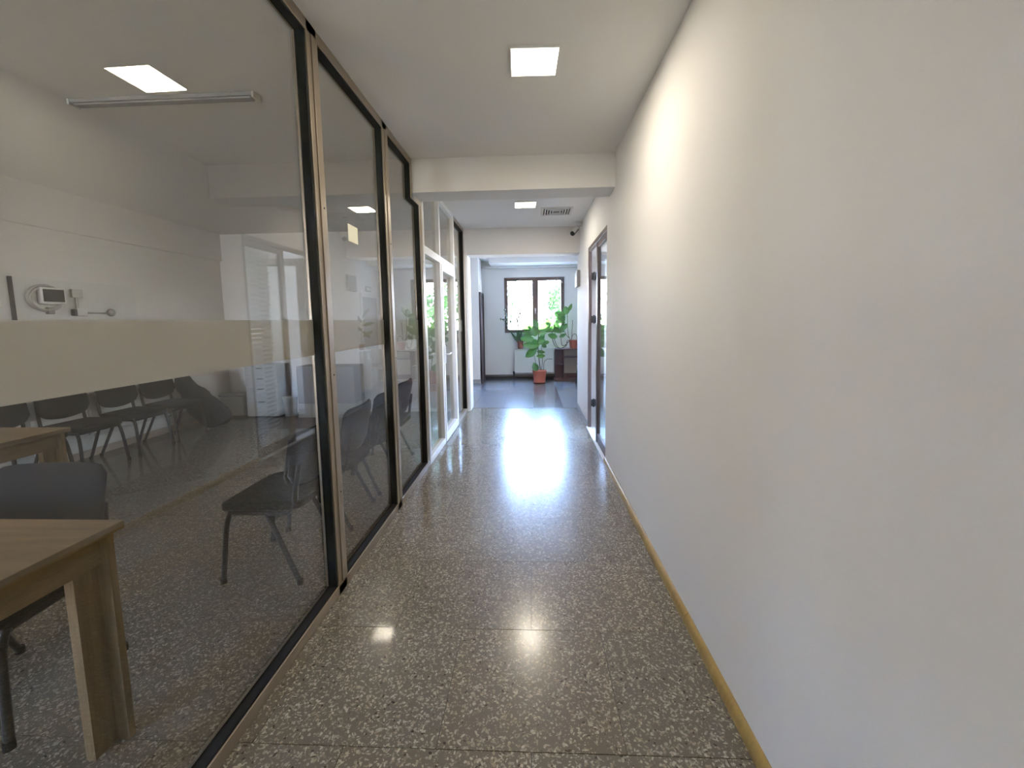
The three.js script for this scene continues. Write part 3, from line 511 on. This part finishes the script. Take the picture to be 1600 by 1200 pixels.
// dark coat heaped over the last wall chair down to the floor: a smooth union of lumps, folded by noise
{
  const R = 56, mc = new MarchingCubes(R, new THREE.MeshBasicMaterial(), false, false, 60000);
  const C = V(-4.58, 0.42, -5.65), S = 0.62;
  const caps = [[-4.78, 0.83, -5.47, -4.72, 0.64, -5.51, 0.065], [-4.74, 0.66, -5.5, -4.62, 0.42, -5.59, 0.11], [-4.64, 0.45, -5.57, -4.5, 0.2, -5.71, 0.15], [-4.46, 0.15, -5.63, -4.48, 0.14, -5.81, 0.13], [-4.68, 0.47, -5.67, -4.64, 0.47, -5.77, 0.045], [-4.62, 0.3, -5.55, -4.5, 0.15, -5.59, 0.12]];
  const a = V(), b = V(), p = V();
  const dist = (q) => {
    let d = 9;
    for (const [x0, y0, z0, x1, y1, z1, r] of caps) {
      a.set(x0, y0, z0); b.set(x1, y1, z1).sub(a); const t = Math.max(0, Math.min(1, q.clone().sub(a).dot(b) / b.lengthSq())), e = q.distanceTo(a.clone().addScaledVector(b, t)) - r;
      const k = 0.06, h = Math.max(0, Math.min(1, 0.5 + 0.5 * (d - e) / k)); d = d + (e - d) * h - k * h * (1 - h);
    }
    return d + 0.018 * noise.noise(q.x * 9, q.y * 5 + q.z * 4, q.z * 9) + 0.01 * noise.noise(q.x * 22, q.y * 9, q.z * 22);
  };
  for (let k = 0; k < R; k++) for (let j = 0; j < R; j++) for (let i = 0; i < R; i++) {
    p.set((i / (R / 2) - 1) * S + C.x, (j / (R / 2) - 1) * S + C.y, (k / (R / 2) - 1) * S + C.z);
    mc.field[i + j * R + k * R * R] = -Math.max(dist(p), 0.012 - p.y);
  }
  mc.isolation = 0; mc.update();
  let g = new THREE.BufferGeometry(); g.setAttribute('position', new THREE.BufferAttribute(mc.positionArray.slice(0, mc.count * 3), 3)); g.scale(S, S, S).translate(C.x, C.y, C.z);
  g = mergeVertices(g, 1e-4); g.computeVertexNormals();
  tag(obj('coat', g, M.fabric), 'black coat heaped from last wall chair down to the floor', 'coat');
}

// ---------------------------------------------------------------- lobby furniture
{
  const r = thing('radiator', 'white flat panel radiator under the lobby window', 'radiator', [0.065, 0.16, ZF + 0.025]);
  obj('panel', bx(-0.48, 0.48, 0, 0.58, 0.05, 0.11, 0.012), M.whitePaint, r); obj('bracket', [bx(-0.3, -0.27, 0.1, 0.5, -0.022, 0.05), bx(0.27, 0.3, 0.1, 0.5, -0.022, 0.05)], M.whitePaint, r);
  obj('top_grille', bx(-0.475, 0.475, 0.572, 0.592, 0, 0.115, 0.004), M.whitePaint, r); obj('valve', [cyl(-0.5, -0.1, 0.07, 0.016, 0.016, 0.1, 12), cyl(-0.5, -0.02, 0.07, 0.024, 0.024, 0.06, 12)], M.plasticBlack, r);
  for (const [y, l] of [[0.1, 'upper brown pipe along base of lobby window wall'], [0.055, 'lower brown pipe along base of lobby window wall']]) tag(obj('floor_pipe', new THREE.CylinderGeometry(0.013, 0.013, 1.75, 10).rotateZ(Math.PI / 2).translate(-0.3, y, ZF + 0.04), M.pipeBrown), l, 'pipe', 'brown lobby pipes');
  const d = thing('corner_desk', 'dark reddish desk with open end shelves right of the radiator', 'desk', [0.56, 0, -10.0]);
  obj('desktop', bx(0, 1.02, 0.735, 0.76, -0.36, 0.02, 0.004), M.mahogany, d); obj('divider', bx(0.19, 0.208, 0.03, 0.735, -0.34, 0), M.mahogany, d); obj('side_panel', bx(1.0, 1.018, 0.03, 0.735, -0.34, 0), M.mahogany, d);
  obj('end_back', bx(0.01, 0.19, 0.03, 0.735, -0.35, -0.335), M.mahogany, d);
  const qs = (y) => { const s = new THREE.Shape(); s.moveTo(0.19, 0); s.lineTo(0.19, 0.34); s.lineTo(0.02, 0.34); s.lineTo(0.02, 0.14); s.quadraticCurveTo(0.03, 0.0, 0.19, 0); return new THREE.ExtrudeGeometry(s, { depth: 0.018, bevelEnabled: false }).rotateX(-Math.PI / 2).translate(0, y, 0); };
  obj('shelf', qs(0.36), M.mahogany, d); obj('shelf', bx(0.208, 1.0, 0.55, 0.568, -0.34, -0.02), M.mahogany, d);
  obj('base', bx(-0.02, 1.04, 0, 0.03, -0.36, 0.03, 0.006), M.mahogany, d); obj('back_panel', bx(0.208, 1.0, 0.14, 0.735, -0.345, -0.335), M.beige, d); obj('lower_rail', bx(0.208, 1.0, 0.03, 0.14, -0.34, -0.32), M.mahogany, d);
  const c = thing('beige_cabinet', 'narrow beige cabinet by right lobby wall, mirrored in the glass', 'cabinet', [XLR - 0.33, 0, -8.9]);
  obj('body', bx(0.01, 0.32, 0.03, 0.85, -0.01, 0.4, 0.003), M.beige, c); obj('top', bx(0, 0.33, 0.85, 0.87, -0.02, 0.41, 0.003), M.whitePaint, c); obj('plinth', bx(0.03, 0.32, 0, 0.03, 0, 0.39), M.greyBase, c);
  obj('door', bx(-0.006, 0.01, 0.04, 0.845, 0, 0.39, 0.003), M.beige, c); obj('note', bx(-0.008, -0.006, 0.66, 0.8, 0.1, 0.22), M.whitePaint, c);
}

// ---------------------------------------------------------------- plants
function leafGeo(L, W, curl = 0.25, fold = 0.25) {   // leaf from the origin along +y, face +z
  const n = 7, m = 4, pos = [], idx = [];
  for (let i = 0; i <= n; i++) { const t = i / n, w = W / 2 * Math.pow(Math.sin(Math.PI * Math.min(1, t * 0.97 + 0.03)), 0.75) * (1 - 0.25 * t), a = t * curl;
    for (let j = 0; j <= m; j++) { const s = j / m * 2 - 1; pos.push(s * w, L * t * Math.cos(a * 0.6), -L * t * t * Math.sin(curl) * 0.5 + Math.abs(s) * w * fold); } }
  for (let i = 0; i < n; i++) for (let j = 0; j < m; j++) { const q = i * (m + 1) + j; idx.push(q, q + 1, q + m + 1, q + 1, q + m + 2, q + m + 1); }
  const g = new THREE.BufferGeometry(); g.setAttribute('position', new THREE.Float32BufferAttribute(pos, 3)); g.setIndex(idx); g.computeVertexNormals(); return g;
}
function putLeaf(parent, m, x, y, z, L, W, roll, lean, turn, curl) {   // centre position; roll in the picture plane, lean back, turn about the vertical
  L *= 1.25; W *= 1.4; lean *= 0.45;
  const o = obj('leaf', leafGeo(L, W, curl ?? 0.3).translate(0, -L / 2, 0), m, parent);
  o.position.set(x, y, z); o.rotation.order = 'YZX'; o.rotation.set(lean, turn, roll); return o;
}
function pot(parent, r, h, m, rim = 0.12) {
  obj('pot', new THREE.LatheGeometry([[0, 0.004], [r * 0.74, 0.004], [r * 0.78, 0.012], [r * 0.94, h * (1 - rim)], [r, h * (1 - rim) + 0.004], [r, h], [r * 0.93, h], [r * 0.88, h * 0.84], [0, h * 0.84]].map(([a, b]) => new THREE.Vector2(a, b)), 32), m, parent);
  obj('soil', new THREE.CylinderGeometry(r * 0.87, r * 0.87, 0.012, 24).translate(0, h * 0.85, 0), M.soil, parent);
}
const k9 = 0.00172;   // one step of the layout sketch in metres
{ // rubber plant standing on the floor
  const p = thing('rubber_plant', 'large rubber plant in terracotta pot on floor before the radiator', 'plant', [0.18, 0, -9.72]);
  pot(p, 0.165, 0.29, M.terracotta);
  obj('saucer', new THREE.LatheGeometry([[0, 0], [0.13, 0], [0.145, 0.022], [0.138, 0.022], [0.126, 0.006], [0, 0.006]].map(([a, b]) => new THREE.Vector2(a, b)), 28), M.terracotta, p);
  const X = (x) => (x - 625) * k9, Y = (y) => (1105 - y) * k9;
  for (const pts of [[[640, 935, 0], [620, 800, 0.02], [608, 600, 0.03], [615, 420, 0], [590, 330, -0.03]], [[655, 935, 0.02], [665, 760, 0.05], [655, 620, 0.06], [690, 560, 0.1]], [[600, 935, -0.02], [560, 760, -0.04], [545, 700, 0]], [[680, 935, 0.02], [690, 820, 0.06], [730, 782, 0.1], [795, 782, 0.12]]])
    obj('stem', tube(pts.map(([x, y, z]) => [X(x), Y(y), z]), pts.length > 4 ? 0.011 : 0.006, 24, 6), M.stem, p);
  // x, y, depth, length, width, roll, lean, turn, kind
  const L = [[582, 325, 0, 118, 70, 0.15, 0.1, 0.3, 2], [560, 410, 0.08, 110, 95, 0.2, 0.2, 0, 0], [470, 385, -0.05, 130, 75, 1.2, -0.5, 0, 2], [480, 440, 0.04, 140, 60, 1.5, -0.6, 0.1, 0], [455, 508, 0.1, 160, 78, 1.55, -0.5, 0, 0], [505, 595, 0.12, 185, 75, 1.5, -0.4, 0, 1], [510, 700, 0.1, 160, 85, 2.25, -0.2, 0, 1], [560, 640, 0.04, 90, 60, 1.9, 0.2, 0.5, 1],
    [660, 550, 0.1, 90, 60, -1.2, -0.3, 0, 1], [722, 560, 0.12, 80, 42, -1.5, -1.0, 0, 1], [690, 605, 0.08, 70, 48, -2.2, 0, 0.3, 1], [650, 688, 0.06, 95, 38, -1.7, -0.3, 0, 1], [640, 742, 0.08, 95, 44, 1.6, 0, 0, 1], [568, 885, 0.1, 100, 75, 0.3, 0.2, 0.2, 1], [672, 440, 0.06, 95, 55, -1.4, -0.3, 0, 0], [705, 352, -0.04, 165, 92, -1.1, -0.4, 0, 2], [520, 380, -0.1, 110, 70, 0.6, 0.2, 0.4, 0], [655, 510, -0.06, 100, 60, -0.8, 0.3, 0, 0], [575, 560, -0.08, 110, 60, 0.9, 0.3, 0, 1]];
  for (const [x, y, z, l, w, ro, le, tu, k] of L) putLeaf(p, M.leaf, X(x), Y(y), z, l * k9, w * k9, ro, le, tu);
}
{ // trailing rubber plant on the desk
  const p = thing('trailing_plant', 'potted plant on the desk with arching bare stems and bright leaves', 'plant', [1.0, 0.76, -10.12]);
  pot(p, 0.11, 0.2, M.terracotta, 0.2);
  const X = (x) => (x - 1052) * k9, Y = (y) => (648 - y) * k9;
  const S = [[[1010, 535, 0], [970, 560, 0.06], [930, 610, 0.16], [850, 638, 0.2], [790, 600, 0.2], [755, 500, 0.18], [750, 430, 0.16], [800, 320, 0.1]], [[1015, 535, 0.02], [960, 540, 0.1], [945, 600, 0.18], [860, 636, 0.22], [810, 590, 0.22], [785, 500, 0.2], [800, 400, 0.16]], [[1000, 530, 0.02], [940, 590, 0.15], [890, 600, 0.2], [872, 500, 0.18], [870, 380, 0.12], [900, 250, 0.05]], [[1010, 530, -0.02], [985, 480, 0], [972, 380, 0], [970, 250, 0], [965, 150, 0]], [[1025, 520, 0], [1035, 470, 0.03], [1070, 445, 0.04], [1095, 480, 0.05], [1100, 530, 0.06], [1125, 520, 0.08]], [[930, 420, 0.06], [960, 470, 0.02], [985, 500, 0]]];
  S.forEach((pts) => obj('stem', tube(pts.map(([x, y, z]) => [X(x), Y(y), z]), 0.008, 36, 6), M.stem, p));
  obj('support_stick', tube([[X(1025), Y(560), 0], [X(1040), Y(255), 0]], 0.008, 4, 6), M.stem, p);
  const L = [[702, 280, 0.12, 105, 62, 0.5, 0.2, 0, 2], [812, 322, 0.08, 110, 70, 0.1, 0.2, 0, 2], [760, 372, 0.1, 150, 70, 1.4, -0.5, 0, 2], [900, 365, 0.1, 130, 62, -0.9, -0.2, 0, 0], [868, 166, 0.05, 120, 52, 1.35, -0.5, 0, 0], [872, 215, 0.02, 130, 80, 0.9, 0.2, 0.2, 2], [950, 122, 0.02, 90, 78, 0.2, 0.2, 0, 2], [1006, 84, 0.04, 105, 42, -0.55, 0, 0.3, 2], [872, 262, 0.06, 110, 60, 1.0, -0.2, 0, 2], [932, 342, 0.05, 80, 55, -0.7, 0.2, 0, 2], [755, 468, 0.2, 115, 62, 1.3, -0.4, 0, 1], [900, 465, 0.16, 90, 42, -1.2, -0.4, 0, 1], [905, 210, -0.03, 90, 60, 0.4, 0.3, 0.5, 2], [840, 400, 0.02, 120, 55, 1.5, -0.4, 0, 0], [690, 385, 0.14, 120, 50, 1.9, -0.5, 0, 0]];
  for (const [x, y, z, l, w, ro, le, tu, k] of L) putLeaf(p, M.leaf, X(x), Y(y), z, l * k9, w * k9, ro, le, tu);
}
{ // spiky plant on the radiator
  const p = thing('orchid_pot', 'small dark red pot with spiky leaves and thin budded stems on radiator', 'plant', [-0.27, 0.752, -10.3]);
  pot(p, 0.075, 0.19, M.darkPot, 0.15);
  const X = (x) => (x - 362) * k9, Y = (y) => (648 - y) * k9;
  for (const [x0, y0, x1, y1, w] of [[325, 545, 235, 415, 26], [345, 540, 328, 385, 44], [370, 540, 378, 390, 30], [385, 540, 420, 450, 24], [350, 540, 290, 470, 26]]) {
    const a = Math.atan2(-(X(x1) - X(x0)), Y(y1) - Y(y0)), l = Math.hypot(x1 - x0, y1 - y0); putLeaf(p, M.orchidLeaf, X((x0 + x1) / 2), Y((y0 + y1) / 2), 0, l * k9, w * k9, a, 0.1, 0.2, 0.15);
  }
  const stems = [[[350, 540], [345, 400], [335, 300], [318, 225]], [[345, 540], [330, 430], [290, 340], [230, 260], [150, 235], [95, 225]], [[355, 540], [352, 380], [350, 250], [352, 150], [388, 160]], [[340, 540], [280, 430], [210, 380], [178, 330], [170, 200], [155, 100]]];
  for (const s of stems) {
    const st = obj('stem', tube(s.map(([x, y], i) => [X(x), Y(y), 0.03 * i]), 0.005, 24, 5), M.stemGreen, p);
    const c = new THREE.CatmullRomCurve3(s.map(([x, y], i) => V(X(x), Y(y), 0.03 * i)));
    for (let k = 0; k < 5; k++) { const q = c.getPoint(1 - k * 0.1); obj('bud', new THREE.SphereGeometry(1, 8, 6).scale(rr(0.014, 0.03), rr(0.018, 0.04), rr(0.012, 0.022)).translate(q.x + rr(-0.012, 0.012), q.y, q.z), M.orchidLeaf, st); }
  }
}
{ // leafy plant on the beige cabinet, seen in the glass
  const p = thing('cabinet_plant', 'dark slender leaved plant on the beige lobby cabinet', 'plant', [XLR - 0.2, 0.87, -8.72]);
  pot(p, 0.07, 0.12, M.darkPot, 0.2);
  obj('stem', tube([[0, 0.1, 0], [-0.02, 0.3, 0.02], [-0.05, 0.5, 0.02], [-0.12, 0.68, 0.04]], 0.007, 20, 6), M.stem, p);
  for (const [y, ro, l] of [[0.3, 1.2, 0.24], [0.42, -1.1, 0.22], [0.52, 1.4, 0.26], [0.6, -0.8, 0.22], [0.68, 0.8, 0.24], [0.38, 2.2, 0.2]]) putLeaf(p, M.orchidLeaf, -0.05 - Math.sin(ro) * l / 2, y + Math.cos(ro) * l / 2, 0.03, l, 0.06, ro, 0.2, 0.4);
}

// ---------------------------------------------------------------- outside the windows
struct('ground', 'warm beige paved ground outside the windows', new THREE.BoxGeometry(120, 0.3, 120).translate(0, -0.75, -30), M.ground);
function tree(x, z, base, h, r, n, m, label) {
  const t = thing('tree', label, 'tree', [x, -0.6, z], 0, 'sunlit trees outside the lobby window');
  obj('trunk', [tube([[0, 0, 0], [0.1, h * 0.4, 0.05], [-0.05, h * 0.75, 0]], 0.12, 12, 8), tube([[0.08, h * 0.35, 0.04], [r * 0.4, h * 0.6, 0.3], [r * 0.6, h * 0.75, 0.4]], 0.06, 10, 6), tube([[0.08, h * 0.4, 0.04], [-r * 0.4, h * 0.6, -0.2], [-r * 0.6, h * 0.8, -0.3]], 0.06, 10, 6)], M.bark, t);
  const pos = [], e = new THREE.Euler(), q = new THREE.Quaternion(), v = V(), lobes = [];
  for (let k = 0; k < 22; k++) { const a = rnd() * 6.283, u = rr(-0.9, 0.95), s = Math.sqrt(1 - u * u) * rr(0.5, 0.9); lobes.push([Math.cos(a) * s * r, base + (h - base) * (0.5 + 0.48 * u), Math.sin(a) * s * r, rr(0.28, 0.48) * r]); }
  for (let i = 0; i < n; i++) {
    const [lx, ly, lz, lr] = lobes[i % lobes.length]; v.set(rr(-1, 1), rr(-1, 1), rr(-1, 1)).normalize().multiplyScalar(lr * Math.pow(rnd(), 0.35));
    const c = [lx + v.x, ly + v.y, lz + v.z], s = rr(0.06, 0.12); q.setFromEuler(e.set(rr(-1.2, 0.6), rnd() * 6.283, rr(-1, 1)));
    const P = [[0, 0, 0], [0.45, 0.5, 0.12], [0, 1.2, -0.05], [-0.45, 0.5, 0.12]].map(([a, b, d]) => { v.set(a * s, b * s, d * s).applyQuaternion(q); return [c[0] + v.x, c[1] + v.y, c[2] + v.z]; });
    pos.push(...P[0], ...P[1], ...P[2], ...P[0], ...P[2], ...P[3]);
  }
  const g = new THREE.BufferGeometry(); g.setAttribute('position', new THREE.Float32BufferAttribute(pos, 3)); g.computeVertexNormals();
  obj('foliage', g, m, t).userData.kind = 'stuff';
}
tree(2.1, -17, 0.5, 5.4, 1.7, 9000, M.treeLeaf, 'sunlit tree nearest the right sash of the lobby window');
tree(7.6, -18.5, 0.8, 6.2, 2.0, 10000, M.treeLeaf, 'broad sunlit tree farther right outside, mirrored in the glass');
tree(-2.6, -24, 0.5, 4.0, 2.0, 8000, M.treeLeaf, 'small distant tree outside the left sash');
tree(13.5, -19, 0.8, 7, 2.3, 9000, M.treeLeaf, 'tall tree farthest right outside the lobby window');

scene.traverse((o) => { if (o.isRectAreaLight) o.castShadow = true; });
renderer.render(scene, camera);
